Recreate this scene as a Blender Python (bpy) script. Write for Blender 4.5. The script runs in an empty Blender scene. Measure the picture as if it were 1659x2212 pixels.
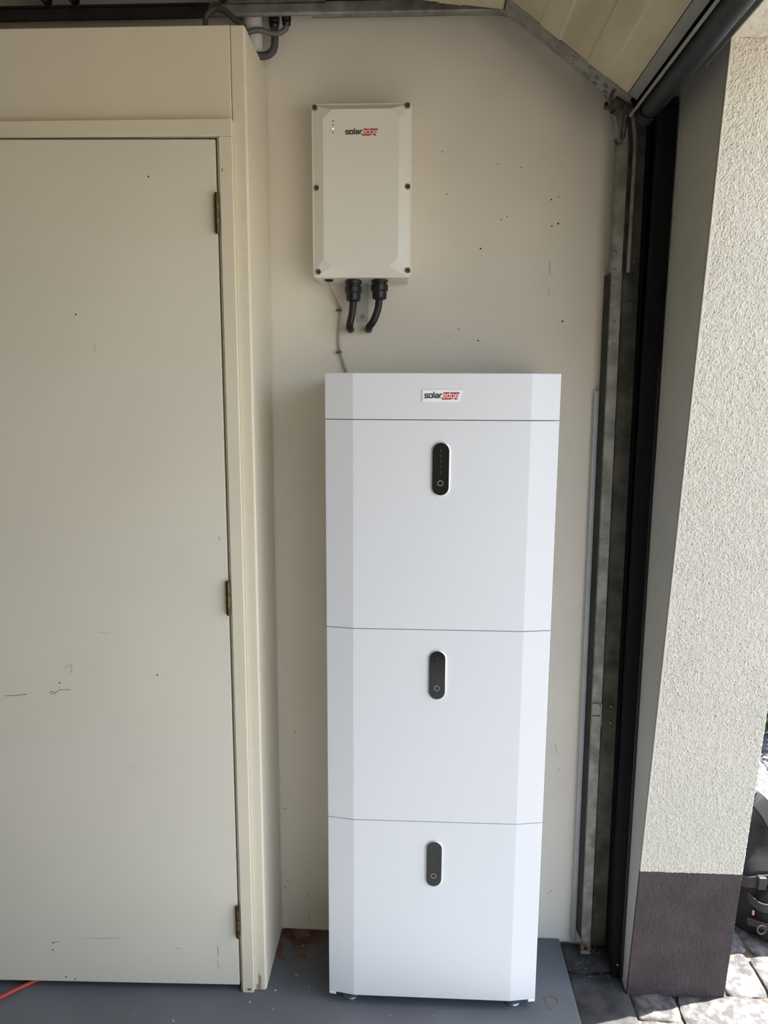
import bpy, bmesh, math, random
from mathutils import Vector, Matrix, noise

sc = bpy.context.scene
col = sc.collection
random.seed(7)
PI = math.pi

# ------------------------------------------------------------------ camera
cd = bpy.data.cameras.new('camera')
cam = bpy.data.objects.new('camera', cd)
col.objects.link(cam)
sc.camera = cam
CAM = Vector((-.0578, -1.9413, 1.5777))
yaw, pitch, roll = -.0437, -.1557, .0052
fw = Vector((math.sin(yaw)*math.cos(pitch), math.cos(yaw)*math.cos(pitch), math.sin(pitch)))
rt = Vector((math.cos(yaw), -math.sin(yaw), 0))
up = rt.cross(fw)
r2 = rt*math.cos(roll)+up*math.sin(roll)
u2 = up*math.cos(roll)-rt*math.sin(roll)
cam.matrix_world = Matrix(((r2.x, u2.x, -fw.x, CAM.x), (r2.y, u2.y, -fw.y, CAM.y), (r2.z, u2.z, -fw.z, CAM.z), (0, 0, 0, 1)))
cd.sensor_fit = 'VERTICAL'
cd.sensor_height = 36
cd.lens = 1560*36/2212
cd.clip_start = .02

# ------------------------------------------------------------------ sky, sun, exposure
world = bpy.data.worlds.new('sky')
sc.world = world
world.use_nodes = True
nt = world.node_tree
bg = nt.nodes['Background']
sky = nt.nodes.new('ShaderNodeTexSky')
sky.sky_type = 'NISHITA'
sky.sun_disc = False
SUN_EL, SUN_AZ = math.radians(55), math.radians(8)     # azimuth measured from +x towards +y
sky.sun_elevation = SUN_EL
sky.sun_rotation = PI/2 - SUN_AZ
sky.air_density = 1.0
sky.dust_density = 2.0
nt.links.new(sky.outputs[0], bg.inputs[0])
bg.inputs[1].default_value = .21
sl = bpy.data.lights.new('sun', 'SUN')
sl.energy = 9.0
sl.angle = math.radians(.6)
sl.color = (1, .965, .905)
sun = bpy.data.objects.new('sun', sl)
col.objects.link(sun)
sd = Vector((math.cos(SUN_EL)*math.cos(SUN_AZ), math.cos(SUN_EL)*math.sin(SUN_AZ), math.sin(SUN_EL)))
sun.rotation_euler = sd.to_track_quat('Z', 'Y').to_euler()
sun.location = (4, 1, 6)
sc.view_settings.view_transform = 'Standard'
sc.view_settings.look = 'None'
sc.view_settings.gamma = 1
sc.view_settings.use_curve_mapping = False
sc.view_settings.exposure = 1.83


# ------------------------------------------------------------------ materials
def s2l(c):
    return tuple((v/12.92 if v <= .04045 else ((v+.055)/1.055)**2.4) for v in c)


def mat(name, rgb, rough=.6, metal=0, var=0, vscale=6, bump=0, bscale=200, rgb2=None, spec=.5, coat=0, stretch=None, emit=None, lo=.35, hi=.7, detail=4):
    """procedural material; rgb given in sRGB 0..1; var mixes to a darker tone (or rgb2) by noise"""
    m = bpy.data.materials.new(name)
    m.use_nodes = True
    t = m.node_tree
    b = t.nodes['Principled BSDF']
    b.inputs['Roughness'].default_value = rough
    b.inputs['Metallic'].default_value = metal
    b.inputs['Specular IOR Level'].default_value = spec
    b.inputs['Coat Weight'].default_value = coat
    c1 = (*s2l(rgb), 1)
    b.inputs['Base Color'].default_value = c1
    if emit:
        b.inputs['Emission Color'].default_value = (*emit[0], 1)
        b.inputs['Emission Strength'].default_value = emit[1]
    geo = t.nodes.new('ShaderNodeNewGeometry')
    src = geo.outputs['Position']
    if stretch:
        mp = t.nodes.new('ShaderNodeMapping')
        mp.inputs['Scale'].default_value = stretch
        t.links.new(src, mp.inputs['Vector'])
        src = mp.outputs[0]
    if var or rgb2:
        n = t.nodes.new('ShaderNodeTexNoise')
        n.inputs['Scale'].default_value = vscale
        n.inputs['Detail'].default_value = detail
        t.links.new(src, n.inputs['Vector'])
        r = t.nodes.new('ShaderNodeValToRGB')
        r.color_ramp.elements[0].position = lo
        r.color_ramp.elements[1].position = hi
        c2 = (*s2l(rgb2), 1) if rgb2 else tuple(v*(1-var) for v in c1[:3])+(1,)
        r.color_ramp.elements[0].color = c2
        r.color_ramp.elements[1].color = c1
        t.links.new(n.outputs['Fac'], r.inputs[0])
        t.links.new(r.outputs[0], b.inputs['Base Color'])
    if bump:
        n2 = t.nodes.new('ShaderNodeTexNoise')
        n2.inputs['Scale'].default_value = bscale
        n2.inputs['Detail'].default_value = 5
        t.links.new(src, n2.inputs['Vector'])
        bp = t.nodes.new('ShaderNodeBump')
        bp.inputs['Strength'].default_value = bump
        bp.inputs['Distance'].default_value = .002
        t.links.new(n2.outputs['Fac'], bp.inputs['Height'])
        t.links.new(bp.outputs[0], b.inputs['Normal'])
    return m


M = {}
M['wall'] = mat('cream_wall_paint', (.868, .836, .775), .6, var=.07, vscale=3.5, bump=.12, bscale=60)
M['closet'] = mat('cream_closet_paint', (.845, .808, .72), .5, var=.05, vscale=5, bump=.06, bscale=90)
M['post'] = mat('sawn_timber_cream_paint', (.845, .803, .712), .55, var=.03, vscale=14, bump=.4, bscale=34, stretch=(1.0, 1, 4.0))
M['door'] = mat('cream_door_paint', (.835, .808, .742), .5, var=.05, vscale=3, bump=.05, bscale=80)
M['white'] = mat('white_powder_coat', (.842, .839, .836), .42, bump=.05, bscale=900)
M['whitebox'] = mat('off_white_plastic', (.86, .845, .80), .45, bump=.04, bscale=700)
M['whiteclip'] = mat('white_plastic', (.9, .9, .9), .4)
M['gloss'] = mat('black_glossy_glass', (.07, .068, .068), .12, var=.0)
M['mark'] = mat('dim_grey_print', (.15, .145, .145), .4)
M['ring'] = mat('grey_ring_print', (.72, .71, .69), .35)
M['rim'] = mat('silver_rim', (.85, .85, .85), .25, metal=.5)
M['ink'] = mat('black_ink', (.06, .06, .06), .5)
M['red'] = mat('red_ink', (.72, .10, .10), .45)
M['sticker'] = mat('white_sticker', (.93, .925, .91), .35)
M['stickerbox'] = mat('clear_edge_sticker', (.87, .855, .815), .3)
M['screw'] = mat('dark_screw', (.42, .40, .37), .4, metal=.7)
M['zinc'] = mat('zinc_screw', (.62, .66, .66), .3, metal=.9)
M['led'] = mat('dark_indicator_hole', (.1, .09, .07), .5)
M['ledon'] = mat('blue_white_led', (.8, .85, 1), .3, emit=((.45, .6, 1), .9))
M['blackp'] = mat('black_plastic', (.085, .085, .08), .38)
M['blackr'] = mat('black_rubber_and_gap_shade', (.062, .064, .068), .85, var=.2, vscale=30, spec=.2)  # real rubber, and near-black standing in for shade in the track gap
M['seal'] = mat('blue_black_rubber_seal', (.15, .16, .185), .5, var=.35, vscale=14, bump=.2, bscale=40)
M['cable'] = mat('black_cable_sheath', (.075, .075, .072), .5)
M['greycable'] = mat('dark_grey_cable_sheath', (.36, .36, .355), .5, var=.1, vscale=20)
M['darkcable'] = mat('charcoal_cable_sheath', (.27, .27, .26), .55)
M['thincable'] = mat('light_grey_cable_sheath', (.62, .60, .565), .5)
M['clip'] = mat('grey_cable_clip', (.36, .33, .33), .5)
M['alu'] = mat('brushed_aluminium', (.72, .72, .70), .5, metal=.35)
M['raildull'] = mat('dull_aluminium_rail', (.56, .56, .54), .55, metal=.35, var=.2, vscale=12)
M['galv'] = mat('galvanised_steel_grimy', (.60, .59, .56), .55, metal=.35, rgb2=(.44, .43, .40), vscale=26, bump=.15, bscale=70)
M['galvdark'] = mat('dark_grimy_steel', (.44, .43, .39), .7, metal=.25, rgb2=(.28, .27, .24), vscale=16, bump=.2, bscale=60)
M['galvbright'] = mat('pale_galvanised_edge', (.70, .72, .73), .5, metal=.25, var=.15, vscale=20)
M['rust'] = mat('rusty_flaking_steel', (.56, .50, .43), .85, rgb2=(.30, .22, .16), vscale=60, bump=.6, bscale=120)
M['bolt'] = mat('bolt_steel', (.52, .51, .47), .4, metal=.6)
M['bronze'] = mat('dark_bronzed_steel', (.34, .31, .26), .5, metal=.5, rgb2=(.22, .19, .15), vscale=60)
M['darksteel'] = mat('dark_steel', (.22, .205, .185), .7, metal=.2, rgb2=(.13, .12, .11), vscale=14)  # on the track web this dark tone is painted shade
M['brass'] = mat('aged_brass', (.46, .38, .26), .35, metal=.9, rgb2=(.30, .25, .17), vscale=60)
M['panel'] = mat('cream_door_section_paint', (.75, .71, .61), .6, rgb2=(.65, .60, .49), vscale=9, stretch=(1, .3, 1), bump=.15, bscale=120)
M['ceiling'] = mat('shade_dark_ceiling', (.17, .16, .145), .9, var=.3, vscale=4)  # shade above the raised door painted into the ceiling colour
M['plaster'] = mat('smooth_grey_plaster', (.71, .70, .665), .7, var=.08, vscale=5, bump=.1, bscale=80)
M['stucco'] = mat('cream_render', (.848, .82, .756), .9, var=.05, vscale=5, bump=.9, bscale=330)
M['plinth'] = mat('brown_plinth_paint', (.30, .255, .25), .85, rgb2=(.245, .21, .208), vscale=12, bump=.7, bscale=290)
M['pipe'] = mat('pale_grey_pipe', (.80, .79, .76), .45)
M['redcable'] = mat('red_cable_sheath', (.60, .20, .16), .5)
M['fabric'] = mat('black_nylon', (.055, .054, .062), .75, bump=.3, bscale=500)
M['webbing'] = mat('grey_webbing', (.20, .20, .205), .75, bump=.4, bscale=600)
M['buckle'] = mat('charcoal_buckle', (.16, .16, .165), .45)
M['tab'] = mat('pink_tag', (.75, .5, .52), .6)
M['leaf'] = mat('green_leaf', (.16, .29, .08), .5, var=.4, vscale=15)
M['soil'] = mat('dark_soil', (.2, .17, .14), .95, bump=.6, bscale=60)
M['crumb'] = mat('pale_crumb', (.70, .68, .65), .9, rgb2=(.5, .46, .42), vscale=60)
M['dust'] = mat('brick_dust', (.50, .30, .20), .95, rgb2=(.30, .17, .12), vscale=120)
M['hole'] = mat('dark_hole', (.09, .075, .06), .9)
M['scuff'] = mat('pencil_scuff', (.47, .45, .40), .8)
M['stain'] = mat('brown_oil_stain', (.40, .35, .25), .5)
M['bare'] = mat('bare_wood_patch', (.66, .62, .50), .7, rgb2=(.52, .47, .37), vscale=90)
M['siding'] = mat('garage_far_wall_paint', (.70, .67, .60), .8)


def floor_material():
    m = mat('grey_floor_paint', (.405, .421, .434), .5, rgb2=(.345, .36, .373), vscale=3.2, bump=.15, bscale=60, detail=8)
    t = m.node_tree
    b = t.nodes['Principled BSDF']
    geo = [n for n in t.nodes if n.type == 'NEW_GEOMETRY'][0]
    ramp = [n for n in t.nodes if n.type == 'VALTORGB'][0]
    # fine pale specks of dust, everywhere
    v = t.nodes.new('ShaderNodeTexVoronoi')
    v.inputs['Scale'].default_value = 42
    t.links.new(geo.outputs['Position'], v.inputs['Vector'])
    rr = t.nodes.new('ShaderNodeValToRGB')
    rr.color_ramp.elements[0].position = .0
    rr.color_ramp.elements[0].color = (1, 1, 1, 1)
    rr.color_ramp.elements[1].position = .07
    rr.color_ramp.elements[1].color = (0, 0, 0, 1)
    t.links.new(v.outputs['Distance'], rr.inputs[0])
    n = t.nodes.new('ShaderNodeTexNoise')
    n.inputs['Scale'].default_value = 9
    t.links.new(geo.outputs['Position'], n.inputs['Vector'])
    mul = t.nodes.new('ShaderNodeMath')
    mul.operation = 'MULTIPLY'
    t.links.new(rr.outputs[0], mul.inputs[0])
    st = t.nodes.new('ShaderNodeMath')
    st.operation = 'GREATER_THAN'
    st.inputs[1].default_value = .56
    t.links.new(n.outputs['Fac'], st.inputs[0])
    t.links.new(st.outputs[0], mul.inputs[1])
    mx = t.nodes.new('ShaderNodeMix')
    mx.data_type = 'RGBA'
    t.links.new(mul.outputs[0], mx.inputs[0])
    t.links.new(ramp.outputs[0], mx.inputs[6])
    mx.inputs[7].default_value = (.42, .41, .39, 1)
    # reddish brick dust swept into the corner beside the closet (a stain on the floor itself)
    sep = t.nodes.new('ShaderNodeSeparateXYZ')
    t.links.new(geo.outputs['Position'], sep.inputs[0])
    dd = t.nodes.new('ShaderNodeVectorMath')
    dd.operation = 'DISTANCE'
    mp = t.nodes.new('ShaderNodeMapping')
    mp.inputs['Scale'].default_value = (1, 1.25, 0)
    t.links.new(geo.outputs['Position'], mp.inputs[0])
    t.links.new(mp.outputs[0], dd.inputs[0])
    dd.inputs[1].default_value = (-.42, .0, 0)
    n3 = t.nodes.new('ShaderNodeTexNoise')
    n3.inputs['Scale'].default_value = 26
    n3.inputs['Detail'].default_value = 8
    t.links.new(geo.outputs['Position'], n3.inputs['Vector'])
    mr = t.nodes.new('ShaderNodeMapRange')
    mr.inputs[1].default_value = .02
    mr.inputs[2].default_value = .26
    mr.inputs[3].default_value = .34
    mr.inputs[4].default_value = -.1
    t.links.new(dd.outputs['Value'], mr.inputs[0])
    ad = t.nodes.new('ShaderNodeMath')
    ad.operation = 'ADD'
    t.links.new(mr.outputs[0], ad.inputs[0])
    t.links.new(n3.outputs['Fac'], ad.inputs[1])
    r3 = t.nodes.new('ShaderNodeValToRGB')
    r3.color_ramp.elements[0].position = .62
    r3.color_ramp.elements[0].color = (0, 0, 0, 1)
    r3.color_ramp.elements[1].position = .8
    r3.color_ramp.elements[1].color = (.85, .85, .85, 1)
    t.links.new(ad.outputs[0], r3.inputs[0])
    mx2 = t.nodes.new('ShaderNodeMix')
    mx2.data_type = 'RGBA'
    t.links.new(r3.outputs[0], mx2.inputs[0])
    t.links.new(mx.outputs[2], mx2.inputs[6])
    mx2.inputs[7].default_value = (*s2l((.40, .27, .21)), 1)
    t.links.new(mx2.outputs[2], b.inputs['Base Color'])
    return m


def stone_material(name, a, b2, bs):
    m = mat(name, a, .85, rgb2=b2, vscale=45, bump=.8, bscale=bs, lo=.4, hi=.62, detail=8)
    return m


M['floor'] = floor_material()
M['stone'] = stone_material('granite_sett', (.385, .375, .362), (.235, .232, .235), 160)
M['stone2'] = stone_material('dark_granite_sett', (.37, .362, .358), (.25, .247, .247), 160)
M['ground'] = mat('sandy_joint_ground', (.40, .365, .30), .95, rgb2=(.25, .22, .19), vscale=40, bump=.6, bscale=120)
M['paving'] = mat('distant_paving', (.62, .60, .57), .9, rgb2=(.48, .47, .45), vscale=8, bump=.6, bscale=30)
M['slab'] = mat('dark_worn_concrete', (.27, .268, .265), .9, rgb2=(.17, .168, .168), vscale=22, bump=.7, bscale=110, detail=9)


# ------------------------------------------------------------------ mesh helper
class MB:
    def __init__(s):
        s.v = []
        s.f = []

    def add(s, vs, fs):
        o = len(s.v)
        s.v += [Vector(p) for p in vs]
        s.f += [tuple(i+o for i in f) for f in fs]
        return s

    def box(s, x0, x1, y0, y1, z0, z1):
        return s.add([(x0, y0, z0), (x1, y0, z0), (x1, y1, z0), (x0, y1, z0), (x0, y0, z1), (x1, y0, z1), (x1, y1, z1), (x0, y1, z1)],
                     [(0, 3, 2, 1), (4, 5, 6, 7), (0, 1, 5, 4), (1, 2, 6, 5), (2, 3, 7, 6), (3, 0, 4, 7)])

    def loft(s, rings, cap=True, closed=True):
        n = len(rings[0])
        o = len(s.v)
        for r in rings:
            s.v += [Vector(p) for p in r]
        for k in range(len(rings)-1):
            for i in range(n if closed else n-1):
                j = (i+1) % n
                s.f.append((o+k*n+i, o+k*n+j, o+(k+1)*n+j, o+(k+1)*n+i))
        if cap:
            s.f.append(tuple(o+i for i in reversed(range(n))))
            s.f.append(tuple(o+(len(rings)-1)*n+i for i in range(n)))
        return s

    def prism_z(s, poly, z0, z1):
        return s.loft([[(x, y, z0) for x, y in poly], [(x, y, z1) for x, y in poly]])

    def prism_y(s, poly, y0, y1):          # poly in (x, z)
        return s.loft([[(x, y0, z) for x, z in poly], [(x, y1, z) for x, z in poly]])

    def tube(s, pts, r, n=12, cap=True):
        pts = [Vector(p) for p in pts]
        rings = []
        t0 = (pts[1]-pts[0]).normalized()
        a = Vector((0, 0, 1)) if abs(t0.z) < .9 else Vector((1, 0, 0))
        nrm = (a-t0*a.dot(t0)).normalized()
        for i, p in enumerate(pts):
            t = (pts[min(i+1, len(pts)-1)]-pts[max(i-1, 0)]).normalized()
            nrm = (nrm-t*nrm.dot(t)).normalized()
            b = t.cross(nrm)
            rr = r[i] if isinstance(r, (list, tuple)) else r
            rings.append([p+(nrm*math.cos(2*PI*k/n)+b*math.sin(2*PI*k/n))*rr for k in range(n)])
        return s.loft(rings, cap)

    def cyl(s, p0, p1, r, n=16, r1=None):
        return s.tube([p0, p1], [r, r if r1 is None else r1], n)

    def lathe(s, base, axis, prof, n=20):   # prof: (distance along the axis, radius)
        axis = Vector(axis).normalized()
        a = Vector((0, 0, 1)) if abs(axis.z) < .9 else Vector((1, 0, 0))
        u = (a-axis*a.dot(axis)).normalized()
        w = axis.cross(u)
        base = Vector(base)
        return s.loft([[base+axis*d+(u*math.cos(2*PI*k/n)+w*math.sin(2*PI*k/n))*r for k in range(n)] for d, r in prof])

    def strokes(s, lines, w, y, fn):
        """flat lettering strokes: polylines in (u, v), width w, laid on the plane y through fn(u, v) -> (x, z)"""
        k = 0
        for ln in lines:
            for a, b in zip(ln, ln[1:]):
                k += 1
                d = Vector((b[0]-a[0], b[1]-a[1]))
                if d.length == 0:
                    continue
                d.normalize()
                e = d*(w/2)
                p = Vector((-d.y, d.x))*(w/2)
                q = []
                for c, sg in ((a, -1), (b, 1)):
                    for t in (-1, 1):
                        q.append((c[0]+e.x*sg+p.x*t, c[1]+e.y*sg+p.y*t))
                P = [fn(*x) for x in (q[0], q[2], q[3], q[1])]
                s.add([(x, y-.00002*(k+len(s.f) % 23), z) for x, z in P], [(0, 1, 2, 3)])
        return s

    def build(s, name, m, parent=None, bevel=0, smooth=False, segs=2, kind=None, autos=None):
        me = bpy.data.meshes.new(name)
        off = Vector((0, 0, 0))
        if parent:
            p = parent
            while p:
                off += p.location
                p = p.parent
        me.from_pydata([v-off for v in s.v], [], s.f)
        me.validate()
        bm = bmesh.new()
        bm.from_mesh(me)
        bmesh.ops.recalc_face_normals(bm, faces=bm.faces)
        bm.to_mesh(me)
        bm.free()
        me.materials.append(m)
        o = bpy.data.objects.new(name, me)
        col.objects.link(o)
        if parent:
            o.parent = parent
        if bevel:
            bv = o.modifiers.new('edge', 'BEVEL')
            bv.width = bevel
            bv.segments = segs
            bv.limit_method = 'ANGLE'
            bv.angle_limit = math.radians(22)
            bv.harden_normals = False
        if smooth or autos:
            ang = math.radians(autos or 40)
            bm = bmesh.new()
            bm.from_mesh(me)
            for f in bm.faces:
                f.smooth = True
            for e in bm.edges:
                if len(e.link_faces) == 2 and e.calc_face_angle(0) > ang:
                    e.smooth = False
            bm.to_mesh(me)
            bm.free()
        if kind:
            o['kind'] = kind
        return o


def thing(name, loc, label, cat, group=None):
    o = bpy.data.objects.new(name, None)
    o.empty_display_size = .05
    o.location = loc
    col.objects.link(o)
    return tag(o, label, cat, group)


def tag(o, label, cat, group=None):
    o['label'] = label
    o['category'] = cat
    if group:
        o['group'] = group
    return o


def struct(o, label=None):
    o['kind'] = 'structure'
    if label:
        o['label'] = label
    return o


def copy_tree(o, parent=None):
    c = o.copy()
    col.objects.link(c)
    c.parent = parent
    for ch in o.children:
        copy_tree(ch, c)
    return c


def smooth_path(pts, k=6):
    """Catmull-Rom through the points"""
    P = [Vector(p) for p in pts]
    P = [P[0]*2-P[1]]+P+[P[-1]*2-P[-2]]
    out = []
    for i in range(1, len(P)-2):
        a, b, c, d = P[i-1:i+3]
        for j in range(k):
            t = j/k
            out.append(.5*((2*b)+(c-a)*t+(2*a-5*b+4*c-d)*t*t+(3*b-a-3*c+d)*t**3))
    out.append(P[-2])
    return out


def blotch(mb, x, z, rx, rz, y, seed, n=16):
    P = []
    for k in range(n):
        a = 2*PI*k/n
        w = 1+.55*noise.noise(Vector((math.cos(a)*1.4+seed*7, math.sin(a)*1.4, seed)))
        P.append((x+rx*w*math.cos(a), y, z+rz*w*math.sin(a)))
    mb.add(P+[(x, y, z)], [(k, (k+1) % n, n) for k in range(n)])


# ------------------------------------------------------------------ the setting
struct(MB().box(-4.2, .60, 0, .14, -.05, 2.9).build('wall_side', M['wall']), 'cream painted garage side wall behind the white battery stack')
wall = bpy.data.objects['wall_side']
holes = MB()
for x, z in [(.0125, 2.0918), (.2763, 2.0767), (.2934, 2.0833), (.2801, 2.0132), (.2961, 2.0187), (.166, 2.0373), (.1522, 2.0295), (.1013, 1.9587), (.139, 2.1615), (.1982, 2.1534), (.0002, 2.1923), (.0226, 1.7401), (.05, 1.7578), (.1012, 1.7284), (.317, 1.7778)]:
    r = random.choice([.0016, .002, .0024]) if z < 2.1 and x > .04 else .0014
    holes.lathe((x, .001, z), (0, -1, 0), [(0, r*1.2), (.0012, r), (.0014, r*.4)], 8)
holes.build('nail_hole', M['hole'], wall, kind='stuff')
sc_ = MB()
for a, b, w in [((.2789, 1.9263), (.2789, 1.8978), .0012), ((.2793, 1.8577), (.2775, 1.8439), .001), ((-.4291, .1525), (-.424, .1585), .0012), ((-.424, .1585), (-.4169, .161), .0010), ((-.4335, .1391), (-.431, .1358), .002), ((-.4265, .1325), (-.4275, .131), .0018), ((-.3947, .625), (-.395, .631), .0015), ((-.4241, .1182), (-.4236, .114), .0016), ((-.37, .105), (-.362, .118), .001), ((-.4321, .3903), (-.424, .390), .0014), ((-.36, .02), (-.361, .05), .001), ((.345, .145), (.356, .158), .0012), ((.347, .61), (.353, .585), .001), ((.355, .53), (.363, .54), .001)]:
    sc_.strokes([[a, b]], w, -.0006, lambda u, v: (u, v))
sc_.build('wall_scuff', M['scuff'], wall, kind='stuff')

struct(MB().box(-4.2, .384, -3.2, .0, -.12, 0).build('floor', M['floor'], bevel=.004), 'grey painted concrete garage floor')
floor = bpy.data.objects['floor']
st = MB()
ring = [(.318+.016*math.cos(a)*(1+.2*math.sin(3*a)), -.236+.022*math.sin(a)) for a in [k*.35 for k in range(14)]]
for a, b in zip(ring, ring[1:]):
    d = Vector((b[0]-a[0], b[1]-a[1])).normalized()
    p = Vector((-d.y, d.x))*random.uniform(.0008, .0025)
    st.add([(a[0]-p.x, a[1]-p.y, .0006), (b[0]-p.x, b[1]-p.y, .0006), (b[0]+p.x, b[1]+p.y, .0006), (a[0]+p.x, a[1]+p.y, .0006)], [(0, 1, 2, 3)])
st.build('floor_stain', M['stain'], floor)

ceil = struct(MB().box(-4.2, .9, -3.3, .14, 2.78, 2.9).build('ceiling', M['ceiling']), 'shade-darkened ceiling above the open garage door')
struct(MB().box(-4.32, -4.2, -3.3, .14, -.05, 2.9).build('wall_rear', M['siding']), 'rear wall of the garage')
struct(MB().box(-4.2, .6, -3.34, -3.2, -.05, 2.9).build('wall_opposite', M['siding']), 'opposite side wall of the garage')

# front wall: pier beside the opening (its reveal leans a little towards the room at the top), lintel above, far pier
LINT = 2.256


def yf(z):
    return -.186-.105*z


pier = MB()
pier.loft([[(.53, .14, z), (.53, -.142-.02*max(0, z-1.2), z), (.53, yf(z)+.006, z), (.781, yf(z)+.006, z), (.781, .14, z)] for z in (-.1, 0, .6, 1.2, 1.8, LINT, 2.9)])
wf = struct(pier.build('wall_front', M['plaster']), 'smooth grey plaster return of the front wall beside the door opening')


def stucco_face(fn, nu, nv, amp, m, name, seed, edge=None):
    """a rough rendered face: fn(u,v)->(point, normal); displaced by cellular noise, really rough"""
    mb = MB()
    for j in range(nv+1):
        row = []
        for i in range(nu+1):
            p, n = fn(i/nu, j/nv)
            q = Vector((p.x*390+seed, p.y*390, p.z*305))
            w = noise.noise(q*.3)*1.6
            h = noise.noise(q+Vector((w, -w, w)))*.62+noise.noise(q*1.9+Vector((7, 3, 1)))*.42+.3*noise.noise(q*.28)
            h = (max(h, -.22)-1.5*max(0, noise.noise(q*.85+Vector((31, 5, 2)))-.22))*min(1, i/6+.05)
            row.append(p+n*h*amp)
        mb.v += [row[0]-n*.008]+row+[row[-1]-n*.008]
    w_ = nu+3
    for j in range(nv):
        for i in range(nu+2):
            a = j*w_+i
            mb.f.append((a, a+1, a+w_+1, a+w_))
    return mb.build(name, m, wf, smooth=True, autos=70)


X0, X1 = .53, .787
ZP = .383


def rev(z0, z1):
    def fn(u, v):
        z = z0+(z1-z0)*v
        x = X0+(X1-X0)*u
        return Vector((x, yf(z), z)), Vector((0, -1, 0))
    return fn


o = stucco_face(rev(ZP, LINT), 215, 1480, .0030, M['stucco'], 'rendered_reveal', 3)
o['label'] = 'rough cream render on the reveal of the opening'
o = stucco_face(rev(-.04, ZP-.001), 120, 210, .0022, M['plinth'], 'painted_plinth', 9)
o['label'] = 'dark brown painted foot of the reveal'


def soff(u, v):
    return Vector((X0+(X1-X0)*u, -.418-2.32*v, LINT)), Vector((0, 0, -1))


# outer face of the pier (towards the yard), cream above, brown below
o = stucco_face(lambda u, v: (Vector((X1, .14+(yf(ZP+(2.9-ZP)*v)+.003-.14)*u, ZP+(2.9-ZP)*v)), Vector((1, 0, 0))), 40, 200, .0035, M['stucco'], 'rendered_facade', 5)
o = stucco_face(lambda u, v: (Vector((X1, .14+(yf(-.04+(ZP+.04)*v)+.003-.14)*u, -.04+(ZP+.04)*v)), Vector((1, 0, 0))), 40, 50, .003, M['plinth'], 'facade_plinth', 6)
lint = MB().box(.5285, .785, -3.0, -.30, LINT+.0012, 2.9)
lw = struct(lint.build('wall_lintel', M['plaster']), 'lintel over the garage door opening')
wf, keep = lw, wf
o = stucco_face(soff, 60, 500, .004, M['stucco'], 'rendered_soffit', 12)
wf = keep
struct(MB().box(.53, .785, -3.34, -2.75, -.1, 2.9).build('wall_front_far', M['stucco']), 'far pier of the garage front wall')
# the dark guide strip that closes the slot between track and pier
gl = thing('door_seal_strip', (.51, -.14, 0), 'tall black rubber sealing strip between steel door track and plaster pier', 'seal')
g = MB()
g.loft([[(.503-.0095*min(z, 1.7), -.135-.02*max(0, z-1.2), z), (.526, -.137-.02*max(0, z-1.2), z), (.526, -.03, z), (.515, -.03, z), (.503-.0095*min(z, 1.7), -.122-.02*max(0, z-1.2), z)] for z in (-.008, .7, 1.2, 1.7, 2.255)])
g.build('strip', M['blackr'], gl, bevel=.0015)
MB().box(.521, .5285, -.146, -.138, .004, 1.9).build('lip', M['blackp'], gl, bevel=.001)
MB().lathe((.516, -.1355, .035), (0, -1, 0), [(0, .0035), (.002, .0035), (.0025, .0015)], 10).build('screw', M['zinc'], gl)
bead = MB()
bead.loft([[(.5288, -.1465-.02*max(0, z-1.2), z), (.5308, -.1465-.02*max(0, z-1.2), z), (.5308, -.1425-.02*max(0, z-1.2), z), (.5288, -.1425-.02*max(0, z-1.2), z)] for z in (.0, 1.2, LINT)])
ob = bead.build('plaster_bead', M['plaster'], wf)

# ------------------------------------------------------------------ pavement outside: every sett a piece
pv = struct(MB().box(.384, 30, -20, 20, -.2, -.019).build('ground', M['ground']), 'yard ground with granite setts')
protos = []
for k in range(7):
    bm = bmesh.new()
    bmesh.ops.create_cube(bm, size=1)
    bmesh.ops.subdivide_edges(bm, edges=bm.edges[:], cuts=6, use_grid_fill=True)
    for v in bm.verts:
        c = v.co.copy()
        r = Vector((abs(c.x)*2, abs(c.y)*2))
        e = max(r.x, r.y)
        rr = (r.x**9+r.y**9)**(1/9)
        if rr > 1:
            v.co.x /= rr
            v.co.y /= rr
        if c.z > 0:
            v.co.z -= .16*max(0, e-.6)**2*(1 if c.z > .4 else .3)
        v.co += Vector((noise.noise(c*2.3+Vector((k*9, 0, 0)))*.025, noise.noise(c*2.3+Vector((0, k*9, 4)))*.025, noise.noise(c*3.1+Vector((4, k*7, 0)))*.10+noise.noise(c*9+Vector((4, k*7, 0)))*.025))
    me = bpy.data.meshes.new('sett')
    bm.to_mesh(me)
    bm.free()
    for p in me.polygons:
        p.use_smooth = True
    me.materials.append(M['stone'] if k < 5 else M['stone2'])
    protos.append(me)


def sett(x0, x1, y0, y1, z=-.008, k=None, h=.09):
    o = bpy.data.objects.new('sett', random.choice(protos) if k is None else protos[k])
    g = random.uniform(.001, .005)
    o.scale = ((x1-x0-g)*1.015, (y1-y0-g)*1.015, h)
    o.location = ((x0+x1)/2, (y0+y1)/2, z-h*.5+random.uniform(-.004, .003))
    o.rotation_euler = (random.uniform(-.02, .02), random.uniform(-.02, .02), random.uniform(-.03, .03))
    col.objects.link(o)
    o.parent = pv
    return o


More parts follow.
